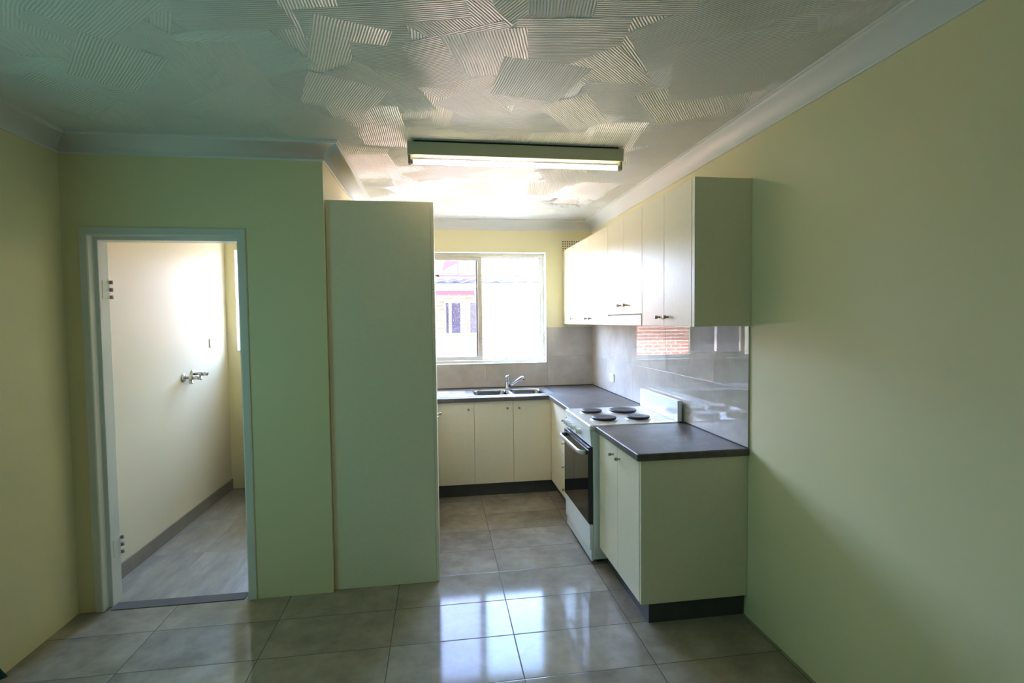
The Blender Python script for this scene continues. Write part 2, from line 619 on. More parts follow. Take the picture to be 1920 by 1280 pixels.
# ceiling: slab with overlapping patches of combed plaster
mb = MB()
mb.box(XL - 0.2, XR + 0.2, YF - 0.2, YB + 0.25, ZC, ZC + 0.12)
mb.bm.loops.layers.uv.new('comb')
mb.bm.loops.layers.uv.new('tilt')
uvl, tll = mb.bm.loops.layers.uv['comb'], mb.bm.loops.layers.uv['tilt']
for f in mb.bm.faces:
    for lp in f.loops:
        lp[uvl].uv = (lp.vert.co.x, lp.vert.co.y)
cells = []
step = 0.225
yy = 0.9
while yy < YB + 0.1:
    xx = XL
    while xx < XR + 0.1:
        cells.append((xx + random.uniform(-.09, .09), yy + random.uniform(-.09, .09)))
        xx += step
    yy += step
random.shuffle(cells)
base_dirs = [0.05, 1.5, 0.35, -0.3, 0.8, 1.25, -0.75, 0.0, 1.57]
for k, (cx, cy) in enumerate(cells):
    if cx < XP - 0.02 and cy > YP:
        continue
    a = random.choice(base_dirs) + random.uniform(-.18, .18)
    hw, hh = random.uniform(.13, .19), random.uniform(.15, .22)
    loc = [(-hw, -hh), (hw, -hh), (hw * random.uniform(.75, 1.1), hh), (-hw * random.uniform(.75, 1.1), hh * random.uniform(.8, 1.1))]
    tx, ty = random.uniform(-30, 30), random.uniform(-30, 30)
    z = ZC - 0.0006 - 4e-6 * k
    vs = []
    for (u, v) in loc:
        x = cx + u * math.cos(a) - v * math.sin(a)
        y = cy + u * math.sin(a) + v * math.cos(a)
        x = min(max(x, XL + .01), XR - .01)
        y = min(y, YB - .01)
        if cx < XP + .02:
            y = min(y, YP - .005)
        elif y > YP:
            x = max(x, XP + .005)
        vs.append((mb.bm.verts.new((x, y, z)), (u, v)))
    try:
        f = mb.bm.faces.new([q[0] for q in vs])
    except ValueError:
        continue
    ph = random.random()
    for lp, q in zip(f.loops, vs):
        lp[uvl].uv = (q[1][0] + ph, q[1][1])
        lp[tll].uv = (tx, ty)
o = struct(mb, 'ceiling', CEIL)


# cornices: a concave cove swept along each wall with mitred ends
def cove(name, p0, p1, nrm, k0, k1):
    """from p0 to p1 (x, y); nrm points into the room; k: +1 inside corner, -1 outside corner, 0 square"""
    d0 = 0.105
    prof = [(0.0, ZC), (0.0, ZCB), (0.007, ZCB), (0.009, ZCB + 0.006)]
    for i in range(9):
        t = i / 8 * PI / 2
        prof.append((0.009 + 0.084 * (1 - math.cos(t)), ZCB + 0.010 + 0.066 * math.sin(t)))
    prof += [(0.095, ZC - 0.010), (d0, ZC - 0.010), (d0, ZC)]
    p0, p1, nrm = Vector(p0), Vector(p1), Vector(nrm)
    t = (p1 - p0).normalized()
    mb = MB()
    ra, rb = [], []
    for d, z in prof:
        a = p0 + nrm * d + t * (k0 * d)
        b = p1 + nrm * d - t * (k1 * d)
        ra.append(mb.bm.verts.new((a.x, a.y, z)))
        rb.append(mb.bm.verts.new((b.x, b.y, z)))
    n = len(prof)
    for i in range(n):
        f = mb.bm.faces.new((ra[i], ra[(i + 1) % n], rb[(i + 1) % n], rb[i]))
        f.smooth = 4 <= i < 12
    mb.bm.faces.new(ra[::-1])
    mb.bm.faces.new(rb)
    return struct(mb, name, CORN)


cove('trim_1', (XL, YF), (XL, YP), (1, 0), 0, 1)
cove('trim_2', (XL, YP), (XP, YP), (0, -1), 1, -1)
cove('trim_3', (XP, YP), (XP, YB), (1, 0), -1, 1)
cove('trim_4', (XP, YB), (XR, YB), (0, -1), 1, 1)
cove('trim_5', (XR, YB), (XR, YF), (-1, 0), 1, 0)

# splashback tiles
struct(MB().slab([2.447, YB - 0.008], [0.9, 1.535], lambda a, b: True, XR - 0.008, XR, 'yzx'), 'wall_tiles_right', TILE_R)
struct(MB().slab([XP, WX0 - 0.02, WX1 + 0.004, XR - 0.008], [0.9, WZ0 - 0.006, 1.507], lambda x, z: z < WZ0 - 0.006 or x > WX1 + 0.004 or x < WX0 - 0.02, YB - 0.008, YB, 'xzy'), 'wall_tiles_back', TILE_B)
# laundry skirting and threshold
struct(MB().box(XL, XL + 0.010, 3.20, YB, 0.003, 0.100), 'baseboard_left', SKIRT)
struct(MB().box(DXA + 0.03, DXB - 0.03, 3.072, 3.150, 0.0, 0.004), 'trim_6', plain('grey_door_threshold', (0.17, 0.155, 0.15), 0.9, spec=0.05, noise=0.1))


# ------------------------------------------------------------------ windows
def reveal(mb, x0, x1, z0, z1, y0, y1, t=0.006):
    mb.box(x0, x1, y0, y1, z0, z0 + t)
    mb.box(x0, x1, y0, y1, z1 - t, z1)
    mb.box(x0, x0 + t, y0, y1, z0 + t, z1 - t)
    mb.box(x1 - t, x1, y0, y1, z0 + t, z1 - t)
    return mb


def ring(mb, x0, x1, z0, z1, y0, y1, wl, wr, wb, wt):
    mb.slab([x0, x0 + wl, x1 - wr, x1], [z0, z0 + wb, z1 - wt, z1], lambda x, z: not (x0 + wl < x < x1 - wr and z0 + wb < z < z1 - wt), y0, y1, 'xzy')
    return mb


win = props(bpy.data.objects.new('window_1', None), kind='structure')
link(win)
win.location = (0.41, YB, WZ0)
reveal(MB(), WX0, WX1, WZ0, WZ1, YB - 0.010, YB + 0.08).build('reveal', REVEAL, win)
ring(MB(), WX0 + 0.006, WX1 - 0.006, WZ0 + 0.006, WZ1 - 0.006, YB + 0.08, YB + 0.15, 0.030, 0.028, 0.026, 0.036).build('frame', ALU, win, bevel=0.002)
fp = ring(MB(), 0.41, WX1 - 0.034, WZ0 + 0.034, WZ1 - 0.042, YB + 0.115, YB + 0.140, 0.030, 0.010, 0.012, 0.012).build('fixed_sash', ALU, win, bevel=0.002)
MB().box(0.435, WX1 - 0.042, YB + 0.126, YB + 0.130, WZ0 + 0.045, WZ1 - 0.052).build('pane', GLASS, fp)
sl = ring(MB(), -0.20, 0.446, WZ0 + 0.034, WZ1 - 0.044, YB + 0.082, YB + 0.108, 0.042, 0.042, 0.040, 0.034).build('sliding_sash', ALU, win, bevel=0.002)
MB().box(-0.160, 0.406, YB + 0.094, YB + 0.098, WZ0 + 0.072, WZ1 - 0.076).build('pane', GLASS_S, sl)
MB().box(0.384, 0.402, YB + 0.086, YB + 0.104, WZ0 + 0.074, WZ1 - 0.078).build('stile_shadow_strip', ALU_D, sl)  # dark strip standing in for the shadow beside the sash stile

win2 = props(bpy.data.objects.new('window_2', None), kind='structure')
link(win2)
win2.location = (-1.58, YB, LZ0)
reveal(MB(), LX0, LX1, LZ0, LZ1, YB - 0.006, YB + 0.08).build('reveal', REVEAL, win2)
fr2 = ring(MB(), LX0 + 0.006, LX1 - 0.006, LZ0 + 0.006, LZ1 - 0.006, YB + 0.08, YB + 0.14, 0.03, 0.03, 0.03, 0.03)
fr2.box(-1.555, -1.520, YB + 0.085, YB + 0.135, LZ0 + 0.03, LZ1 - 0.03)
fr2.build('frame', ALU, win2, bevel=0.002)
MB().box(LX0 + 0.036, LX1 - 0.036, YB + 0.108, YB + 0.112, LZ0 + 0.036, LZ1 - 0.036).build('pane', GLASS, win2)

win3 = props(bpy.data.objects.new('window_3', None), kind='structure')
link(win3)
win3.location = (XL, 1.49, 0.60)
mb = MB()
mb.slab([0.74, 0.78, 1.47, 1.51, 2.20, 2.24], [0.60, 0.64, 1.96, 2.00], lambda y, z: y < .78 or y > 2.20 or z < .64 or z > 1.96 or 1.47 < y < 1.51, XL - 0.12, XL - 0.07, 'yzx')
mb.build('frame', ALU, win3, bevel=0.002)
MB().box(XL - 0.097, XL - 0.093, 0.78, 1.47, 0.64, 1.96).build('pane', GLASS, win3)
MB().box(XL - 0.097, XL - 0.093, 1.51, 2.20, 0.64, 1.96).build('pane', GLASS, win3)

# ------------------------------------------------------------------ doorway: pressed steel frame with its hinges, no leaf
door = props(bpy.data.objects.new('door_1', None), kind='structure')
link(door)
door.location = (-1.48, YP, 0)


def jamb_profile(side):
    """(offset into the opening from the outer edge, y)"""
    return [(0.0, YP - 0.010), (0.038, YP - 0.012), (0.042, YP - 0.006), (0.042, YP + 0.036), (0.062, YP + 0.040), (0.062, YP + 0.128), (0.0, YP + 0.128)]


mb = MB()
pr = jamb_profile(0)
rows = []
for (d, y) in pr:
    xa, xb, zt = -1.898 + d, -1.060 - d, 2.108 - d
    rows.append([mb.bm.verts.new(p) for p in ((xa, y, 0.0), (xa, y, zt), (xb, y, zt), (xb, y, 0.0))])
n = len(rows)
for i in range(n):
    a, b = rows[i], rows[(i + 1) % n]
    for k in range(3):
        mb.bm.faces.new((a[k], a[k + 1], b[k + 1], b[k]))
mb.bm.faces.new([r[0] for r in rows])
mb.bm.faces.new([r[3] for r in rows][::-1])
mb.build('door_frame', FRAMEP, door, bevel=0.003)
for zc in (1.780, 0.320):
    mb = MB()
    mb.box(-1.8365, -1.8340, 3.135, 3.198, zc - 0.05, zc + 0.05)
    hg = mb.build('hinge', FRAMEP, door)
    for dz in (-0.042, 0.0, 0.042):
        MB().lathe([(0.0085, -0.010), (0.0085, 0.010)], (-1.829, 3.205, zc + dz), n=16).build('knuckle', ALU_D, hg)


# ------------------------------------------------------------------ kitchen joinery
def knob(parent, p, d):
    """round knob on a short brass stem at p, pointing along d"""
    k = MB().lathe([(0.0062, 0.011), (0.0085, 0.013), (0.0098, 0.017), (0.0098, 0.027), (0.0085, 0.0295), (0.004, 0.030)], p, d, n=20).build('knob', KNOB, parent)
    MB().lathe([(0.0075, 0.0), (0.0055, 0.002), (0.0048, 0.012)], p, d, n=16).build('stem', BRASS, parent)
    return k


def kdoor(name, parent, x0, x1, y0, y1, z0, z1, kp=None, kd=None):
    d = MB().box(x0, x1, y0, y1, z0, z1, 0.0012, 1).build(name, CREAM, parent)
    if kp:
        k = MB().lathe([(0.0062, 0.011), (0.0085, 0.013), (0.0098, 0.017), (0.0098, 0.027), (0.0085, 0.0295), (0.004, 0.030)], kp, kd, n=20)
        k.lathe([(0.0075, 0.0), (0.0055, 0.002), (0.0048, 0.012)], kp, kd, n=16)
        ko = k.build('knob', KNOB, d)
        ko.data.materials.append(BRASS)
        for i, pl in enumerate(ko.data.polygons):
            if i >= 5 * 20 + 2:
                pl.material_index = 1
    return d


G = 0.0015                       # half a door gap
TK = 0.118                       # top of the kickboard
# back run
BY = 4.553                       # door faces
c = thing('base_cabinet', 'single-door cream base cabinet at the window wall, partly behind the tall panel', 'cabinet', (0.13, 4.9, 0))
box('carcass', CREAM, c, -0.035, 0.299, BY + 0.019, YB - 0.002, TK, 0.860)
kdoor('door', c, -0.035, 0.300 - G, BY, BY + 0.018, TK, 0.858, (0.248, BY, 0.795), (0, -1, 0))
box('kickboard', KICK, c, -0.035, 0.300, BY + 0.036, BY + 0.052, 0.0, TK)

c = thing('base_cabinet', 'two-door cream base cabinet under the double bowl sink', 'cabinet', (0.65, 4.9, 0))
box('carcass', CREAM, c, 0.301, 0.320, BY + 0.019, YB - 0.002, TK, 0.860)
box('carcass_side', CREAM, c, 0.984, 0.999, BY + 0.019, YB - 0.002, TK, 0.860)
box('carcass_bottom', CREAM, c, 0.320, 0.984, BY + 0.019, YB - 0.002, TK, 0.136)
kdoor('door', c, 0.300 + G, 0.6515 - G, BY, BY + 0.018, TK, 0.858, (0.598, BY, 0.795), (0, -1, 0))
kdoor('door', c, 0.6515 + G, 0.999, BY, BY + 0.018, TK, 0.858, (0.706, BY, 0.794), (0, -1, 0))
box('kickboard', KICK, c, 0.300, 1.050, BY + 0.036, BY + 0.052, 0.0, TK)

# drawers between the corner and the stove
RX = 1.000                       # door faces of the right hand run
c = thing('drawer_unit', 'cream four-drawer base unit beside the far side of the stove', 'drawer unit', (1.3, 4.2, 0))
box('carcass', CREAM, c, RX + 0.019, XR - 0.010, 3.806, 4.540, TK, 0.860)
box('filler_panel', CREAM, c, RX + 0.001, RX + 0.018, 4.246, BY, TK, 0.858)
zz = [TK, 0.292, 0.480, 0.672, 0.858]
for (a, b, zk) in ((0, 1, 0.200), (1, 2, 0.386), (2, 3, 0.580), (3, 4, 0.765)):
    kdoor('drawer', c, RX, RX + 0.018, 3.808, 4.243, zz[a] + G, zz[b] - G, (RX, 4.030, zk), (-1, 0, 0))
box('kickboard', KICK, c, RX + 0.060, RX + 0.076, 3.806, BY + 0.036, 0.0, TK)

# cabinet at the near end of the run
c = thing('base_cabinet', 'two-door cream base cabinet at the near end of the bench, beside the stove', 'cabinet', (1.3, 2.79, 0))
box('carcass', CREAM, c, RX + 0.019, XR - 0.002, 2.476, 3.130, TK, 0.860)
kdoor('door', c, RX, RX + 0.018, 2.476, 2.797 - G, TK, 0.858, (RX, 2.760, 0.792), (-1, 0, 0))
kdoor('door', c, RX, RX + 0.018, 2.797 + G, 3.128, TK, 0.858, (RX, 2.866, 0.792), (-1, 0, 0))
box('end_panel', CREAM, c, RX + 0.002, XR - 0.001, 2.457, 2.475, TK - 0.003, 0.861, 0.001, 1)
mb = MB()
mb.box(RX + 0.055, RX + 0.071, 2.500, 3.130, 0.0, TK)
mb.box(RX + 0.055, XR - 0.002, 2.484, 2.500, 0.0, TK)
mb.build('kickboard', KICK, c)

# left run, hidden for the most part behind the tall cabinet
c = thing('base_cabinet', 'cream base cabinet under the bench end behind the tall panel', 'cabinet', (-0.35, 4.3, 0))
box('carcass', CREAM, c, XP + 0.002, -0.062, 3.962, 4.570, TK, 0.860)
kdoor('door', c, -0.060, -0.042, 3.962, 4.545, TK, 0.858, (-0.042, 4.08, 0.82), (1, 0, 0))
box('kickboard', KICK, c, -0.115, -0.100, 3.962, 4.570, 0.0, TK)

# tall cabinet with the broad plain side
c = thing('pantry_cabinet', 'tall plain cream cabinet side standing between the laundry wall and the kitchen', 'tall cabinet', (-0.33, 3.5, 0))
box('side_panel', CREAM, c, XP + 0.003, -0.040, 3.098, 3.116, 0.0, 2.285, 0.001, 1)
props(box('edge_strip', CREAM_EDGE, c, -0.040, -0.0385, 3.098, 3.116, 0.0, 2.285), 'pale edging strip')
box('carcass', CREAM, c, XP + 0.003, -0.041, 3.116, 3.955, 0.10, 2.285)
kdoor('door', c, -0.0380, -0.0200, 3.099, 3.955, 1.770, 2.285, (-0.020, 3.70, 1.905), (1, 0, 0))
kdoor('door', c, -0.0380, -0.0200, 3.099, 3.955, 0.002, 1.767, (-0.020, 3.88, 0.885), (1, 0, 0))

# benchtops
ZB0, ZB1 = 0.862, 0.900
bt = thing('benchtop', 'brown-grey laminate benchtop running round the window corner and holding the sink', 'benchtop', (0.5, 4.8, ZB0))
ys = [3.806, 3.960, 4.520, 4.636, 4.972, YB - 0.0085]
xs = [XP + 0.002, -0.030, 0.312, 0.642, 0.672, 0.978, XR - 0.0085]


def bench_keep(x, y):
    if 4.636 < y < 4.972 and (0.312 < x < 0.642 or 0.672 < x < 0.978):
        return False
    if y > 4.520:
        return True
    if x > 0.978:
        return True
    return x < -0.030 and y > 3.960


MB().slab(xs, ys, bench_keep, ZB0, ZB1, 'xyz').build('top', BENCH, bt, bevel=0.007, seg=3)
mb = MB()
mb.box(XR - 0.0125, XR - 0.0082, 3.806, YB - 0.009, ZB1 - 0.001, ZB1 + 0.006)
mb.box(XP + 0.003, XR - 0.0125, YB - 0.0125, YB - 0.0082, ZB1 - 0.001, ZB1 + 0.006)
mb.build('seal_strip', SEAL, bt)
bt = thing('benchtop', 'short brown-grey laminate benchtop at the near end, between the stove and the green wall', 'benchtop', (1.3, 2.8, ZB0))
MB().box(0.978, XR - 0.001, 2.441, 3.138, ZB0, ZB1).build('top', BENCH, bt, bevel=0.007, seg=3)
MB().box(XR - 0.0125, XR - 0.0082, 2.450, 3.138, ZB1 - 0.001, ZB1 + 0.006).build('seal_strip', SEAL, bt)

# wall cabinets
UX = 1.278
UZ0, UZ1 = 1.538, 2.287


def upper(label, y0, y1, seams, knobs, z0=UZ0, zk=1.590):
    c = thing('wall_cabinet', label, 'wall cabinet', (1.43, (y0 + y1) / 2, z0), group=None)
    box('carcass', CREAM, c, UX + 0.019, XR - 0.0005, y0, y1, z0 + 0.002, UZ1)
    e = [y0] + seams + [y1]
    for a, b, k in zip(e, e[1:], knobs):
        kdoor('door', c, UX, UX + 0.018, a + G, b - G, z0, UZ1, (UX, k, zk), (-1, 0, 0))
    return c


upper('single-door cream wall cabinet in the window corner, below the air vent', 4.765, YB - 0.001, [], [4.815])
upper('two-door cream wall cabinet between the corner cabinet and the rangehood', 3.769, 4.763, [4.268], [4.214, 4.326])
upper('short two-door cream wall cabinet above the rangehood', 3.109, 3.767, [3.442], [3.380, 3.503], 1.614, 1.677)
c = upper('two-door cream wall cabinet at the near end, its plain end facing the room', 2.466, 3.107, [2.790], [2.738, 2.850])
box('end_panel', CREAM, c, UX + 0.006, XR - 0.0005, 2.437, 2.465, UZ0, UZ1, 0.001, 1)
props(box('edge_strip', CREAM_EDGE, c, UX + 0.001, UX + 0.006, 2.437, 2.465, UZ0, UZ1), 'pale edging strip')

h = thing('rangehood', 'slim white slide-out rangehood under the wall cabinets above the stove', 'rangehood', (1.43, 3.44, UZ0))
box('body', ENAMEL_S, h, UX + 0.020, XR - 0.010, 3.120, 3.756, UZ0 + 0.004, 1.611)
box('slide_front', CREAM_EDGE, h, UX - 0.002, UX + 0.017, 3.118, 3.766, UZ0, 1.607, 0.001, 1)
mb = MB()
for i in range(2):
    mb.box(UX + 0.05, XR - 0.06, 3.15 + i * 0.30, 3.43 + i * 0.30, UZ0 + 0.001, UZ0 + 0.004)
mb.build('grease_filter', STEEL, h)

# ------------------------------------------------------------------ sink and tap
sk = thing('sink', 'stainless steel double bowl sink with drainer set in the benchtop under the window', 'sink', (0.45, 4.88, ZB1))


def rrect(x0, x1, y0, y1, r, n=6):
    pts = []
    for cx, cy, a0 in ((x1 - r, y1 - r, 0), (x0 + r, y1 - r, PI / 2), (x0 + r, y0 + r, PI), (x1 - r, y0 + r, 1.5 * PI)):
        for i in range(n + 1):
            a = a0 + PI / 2 * i / n
            pts.append((cx + r * math.cos(a), cy + r * math.sin(a)))
    return pts


mb = MB()
dx = [-0.22, 0.318, 0.636, 0.678, 0.972, 1.046]
dy = [4.598, 4.642, 4.966, 5.105]
mb.slab(dx, dy, lambda x, y: not (4.642 < y < 4.966 and (0.318 < x < 0.636 or 0.678 < x < 0.972)), ZB1, ZB1 + 0.0035, 'xyz')
mb.build('deck', STEEL, sk, bevel=0.0015)
for (x0, x1) in ((0.318, 0.636), (0.678, 0.972)):
    mb = MB()
    lv = [(-0.010, ZB1 + 0.0038, 0.055), (-0.004, ZB1 + 0.0045, 0.058), (0.001, ZB1 + 0.002, 0.06), (0.004, ZB1 - 0.02, 0.06), (0.020, ZB1 - 0.13, 0.06), (0.035, ZB1 - 0.155, 0.06), (0.06, ZB1 - 0.160, 0.05)]
    prev = None
    for d, z, r in lv:
        cur = [mb.bm.verts.new((x, y, z)) for x, y in rrect(x0 + d, x1 - d, 4.642 + d, 4.966 - d, r)]
        if prev:
            for i in range(len(cur)):
                f = mb.bm.faces.new((prev[i], prev[(i + 1) % len(cur)], cur[(i + 1) % len(cur)], cur[i]))
                f.smooth = True
        prev = cur
    mb.bm.faces.new(prev)
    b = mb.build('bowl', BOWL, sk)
    MB().lathe([(0.030, 0.0), (0.030, 0.003), (0.024, 0.003), (0.020, 0.001)], ((x0 + x1) / 2, 4.804, ZB1 - 0.160), n=24).build('waste', CHROME, b)
mb = MB()
for i in range(9):
    mb.tube([(-0.19, 4.66 + i * 0.037, ZB1 + 0.004), (0.24, 4.66 + i * 0.037, ZB1 + 0.004)], 0.004, 8)
mb.build('drainer_ribs', STEEL, sk)

tp = thing('mixer_tap', 'chrome mixer tap with angled spout behind the sink bowls', 'tap', (0.665, 5.02, ZB1 + 0.0042))
zt = ZB1 + 0.0042
MB().lathe([(0.026, 0.0), (0.026, 0.006), (0.021, 0.010), (0.020, 0.085), (0.021, 0.088)], (0.665, 5.02, zt), n=28).build('body', CHROME, tp)
MB().lathe([(0.021, 0.089), (0.0215, 0.110), (0.017, 0.128), (0.008, 0.133)], (0.665, 5.02, zt), n=28).tube([(0.665, 5.02, zt + 0.118), (0.668, 4.98, zt + 0.134), (0.672, 4.925, zt + 0.146)], [0.011, 0.008, 0.006], 12, 0.7).build('lever', CHROME, tp)
mb = MB()
mb.tube([(0.680, 5.012, zt + 0.030), (0.72, 4.98, zt + 0.062), (0.765, 4.945, zt + 0.100), (0.795, 4.92, zt + 0.122), (0.806, 4.912, zt + 0.118), (0.810, 4.908, zt + 0.096)], [0.013, 0.012, 0.0115, 0.013, 0.014, 0.013], 16)
mb.build('spout', CHROME, tp)

# ------------------------------------------------------------------ stove
SY0, SY1, SXF, SXB = 3.150, 3.790, 0.965, 1.552
st = thing('stove', 'white freestanding electric stove with four solid hotplates and black glass oven door', 'stove', (1.26, 3.47, 0))
mb = MB()
mb.box(SXF, SXB, SY0, SY1, 0.030, 0.868, 0.003)
mb.build('body', ENAMEL_S, st)
mb = MB()
mb.box(SXF - 0.022, SXB, SY0 - 0.002, SY1 + 0.002, 0.869, 0.905, 0.010, 4)
mb.build('hob', ENAMEL, st)
for (hx, hy, r) in ((1.088, 3.592, 0.076), (1.318, 3.570, 0.097), (1.092, 3.318, 0.083), (1.328, 3.306, 0.078)):
    hp = MB().lathe([(r * 0.96, 0.0095), (r, 0.0125), (r, 0.0185), (r * 0.985, 0.0205), (r * 0.62, 0.0200), (r * 0.3, 0.0190), (0.018, 0.0180), (0.004, 0.0178)], (hx, hy, 0.905), n=48).build('hotplate', HOTPLATE, st)
    MB().lathe([(r + 0.009, 0.0), (r + 0.008, 0.003), (r + 0.003, 0.0055), (r - 0.002, 0.0095)], (hx, hy, 0.9045), n=48).build('trim_ring', STEEL, hp)
mb = MB()
mb.box(SXB - 0.016, SXB + 0.014, SY0 - 0.004, SY1 - 0.010, 0.905, 1.043, 0.005, 3)
mb.build('splashback', ENAMEL, st)
for (a, b) in ((3.19, 3.44), (3.48, 3.73)):
    mb = MB()
    for x in (1.432, 1.446):
        y = a
        while y < b - .01:
            q = random.uniform(.012, .03)
            mb.box(x, x + 0.0045, y, min(b, y + q), 0.905, 0.9057)
            y += q + random.uniform(.006, .012)
    mb.build('printed_notice', PRINT, st)
for (a, b) in ((3.18, 3.44), (3.48, 3.72)):
    mb = MB()
    for i, x in enumerate((1.418, 1.466, 1.476, 1.490, 1.504, 1.518)):
        mb.box(x, x + 0.004, a + random.uniform(0, .03), b - random.uniform(0, .06), 0.905, 0.9056)
    mb.build('printed_lines', PRINT_B, st)
mb = MB()
mb.prism([(SXF - 0.012, SY0 + 0.002, 0.768), (SXF, SY0 + 0.002, 0.768), (SXF, SY0 + 0.002, 0.868), (SXF - 0.020, SY0 + 0.002, 0.868)], (0, SY1 - SY0 - 0.004, 0))
cp = mb.build('control_panel', ENAMEL_S, st, bevel=0.002)
for ky in (3.735, 3.672, 3.605, 3.528, 3.392):
    MB().lathe([(0.021, 0.0), (0.021, 0.004), (0.0175, 0.008), (0.0165, 0.026), (0.014, 0.029)], (SXF - 0.015, ky, 0.818), (-1, 0, 0.06), n=28).box(SXF - 0.050, SXF - 0.018, ky - 0.0045, ky + 0.0045, 0.801, 0.836, 0.002).build('knob', PLASTIC, st)
MB().lathe([(0.005, 0.0), (0.005, 0.003)], (SXF - 0.018, 3.765, 0.842), (-1, 0, 0.06), n=12).build('pilot_light', BLACKP, st)
dr = MB().slab([SY0 + 0.003, SY0 + 0.060, SY1 - 0.050, SY1 - 0.003], [0.265, 0.300, 0.690, 0.762], lambda y, z: not (SY0 + 0.060 < y < SY1 - 0.050 and 0.300 < z < 0.690), SXF - 0.030, SXF - 0.002, 'yzx').build('oven_door', BLACKP, st, bevel=0.002)
MB().box(SXF - 0.0320, SXF - 0.0300, SY0 + 0.008, SY1 - 0.008, 0.270, 0.742).build('door_glass', BLACKG, dr)
mb = MB()
hx0, hx1, hz = SXF - 0.031, SXF - 0.078, 0.722
pts = [(hx0, SY0 + 0.045, hz), (hx0 - 0.020, SY0 + 0.047, hz)]
for i in range(6):
    t = i / 5
    pts.append((hx0 - 0.020 - 0.027 * math.sin(t * PI / 2), SY0 + 0.048 + 0.045 * (1 - math.cos(t * PI / 2)), hz))
pts += [(hx1, y, hz) for y in (SY0 + 0.2, SY0 + 0.32, SY1 - 0.2)]
for i in range(6):
    t = 1 - i / 5
    pts.append((hx0 - 0.020 - 0.027 * math.sin(t * PI / 2), SY1 - 0.048 - 0.045 * (1 - math.cos(t * PI / 2)), hz))
pts += [(hx0 - 0.020, SY1 - 0.047, hz), (hx0, SY1 - 0.045, hz)]
mb.tube(pts, 0.015, 14, 0.6)
mb.build('handle', HANDLE, dr)
MB().box(SXF - 0.024, SXF - 0.001, SY0 + 0.003, SY1 - 0.003, 0.095, 0.258, 0.003).build('storage_drawer', ENAMEL_S, st)
MB().box(SXF - 0.014, SXF - 0.001, SY0 + 0.003, SY1 - 0.003, 0.022, 0.092, 0.002).build('plinth', ENAMEL_S, st)
for fx in (SXF + 0.05, SXB - 0.06):
    for fy in (SY0 + 0.05, SY1 - 0.05):
        MB().lathe([(0.018, 0.0), (0.016, 0.031)], (fx, fy, 0.0), n=16).build('foot', BLACKP, st)

# ------------------------------------------------------------------ outlets, vent, lamp


def wall_plate(name, label, cat, p, nrm, wdt, hgt, rockers):
    """switch plate lying against a wall whose normal runs along +-x"""
    t = thing(name, label, cat, p)
    s = nrm
    x0, x1 = sorted((p[0], p[0] + s * 0.010))
    box('plate', PLASTIC, t, x0, x1, p[1] - wdt / 2, p[1] + wdt / 2, p[2] - hgt / 2, p[2] + hgt / 2, 0.002)
    for i in range(rockers):
        yy = p[1] + (i - (rockers - 1) / 2) * wdt * 0.55
        a0, a1 = sorted((p[0] + s * 0.010, p[0] + s * 0.013))
        box('switch', PLASTIC, t, a0, a1, yy - 0.006, yy + 0.006, p[2] + hgt * 0.12, p[2] + hgt * 0.36, 0.001)
    for i in range(rockers):
        mb = MB()
        yy = p[1] + (i - (rockers - 1) / 2) * wdt * 0.55
        a0, a1 = sorted((p[0] + s * 0.0098, p[0] + s * 0.0106))
        for dyy, dzz in ((-0.008, -0.012), (0.008, -0.012), (0.0, -0.028)):
            mb.box(a0, a1, yy + dyy - 0.0015, yy + dyy + 0.0015, p[2] + dzz - 0.004, p[2] + dzz + 0.004)
        mb.build('pin_slots', BLACKP, t)
    return t


wall_plate('power_outlet', 'white double power outlet on the grey tiles above the corner bench', 'power outlet', (XR - 0.008, 4.552, 1.042), -1, 0.118, 0.076, 2)
wall_plate('power_outlet', 'white power outlet on the laundry wall above the washing machine taps', 'power outlet', (XL, 4.860, 1.415), 1, 0.115, 0.076, 2)

v = thing('air_vent', 'square-holed air vent high on the window wall beside the wall cabinets', 'vent', (1.36, YB, 2.23))
us = [1.262]
while us[-1] < 1.52:
    us += [us[-1] + 0.011, us[-1] + 0.024]
vz = [2.222]
while vz[-1] < 2.375:
    vz += [vz[-1] + 0.011, vz[-1] + 0.024]
us.append(us[-1] + 0.011)
vz.append(vz[-1] + 0.011)
ui = {round((us[i] + us[i + 1]) / 2, 5): i for i in range(len(us) - 1)}
vi = {round((vz[i] + vz[i + 1]) / 2, 5): i for i in range(len(vz) - 1)}
MB().slab(us, vz, lambda a, b: not (ui[round(a, 5)] % 2 == 1 and vi[round(b, 5)] % 2 == 1), YB - 0.008, YB - 0.002, 'xzy').build('grille', WALL, v)
MB().box(us[0] + .004, us[-1] - .004, YB - 0.002, YB - 0.0005, vz[0] + .004, vz[-1] - .004).build('backing', VENTBACK, v)  # flat brown sheet standing in for the shade inside the vent holes

L = thing('fluorescent_light', 'lit fluorescent tube on a bare grey batten under the ceiling', 'light fitting', (0.465, 2.95, ZC))
mb = MB()
mb.prism([(-0.155, 2.915, ZC - 0.0115), (-0.155, 2.990, ZC - 0.0115), (-0.155, 2.980, ZC - 0.080), (-0.155, 2.925, ZC - 0.080)], (1.245, 0, 0))
mb.build('batten', BATTEN, L, bevel=0.003)
MB().box(-0.12, 1.06, 2.925, 2.980, ZC - 0.0118, ZC - 0.0005).build('shadow_gap_strip', DARK, L)  # near-black strip standing in for the batten's shadow at the ceiling
for xa in (-0.152, 1.072):
    MB().box(xa, xa + 0.014, 2.934, 2.970, ZC - 0.128, ZC - 0.078, 0.003).build('lamp_holder', HOLDER, L)
tb = MB().lathe([(0.0125, 0.0), (0.0131, 0.002), (0.0131, 1.182), (0.0125, 1.184)], (-0.124, 2.952, ZC - 0.112), (1, 0, 0), n=24).build('tube', TUBE, L)
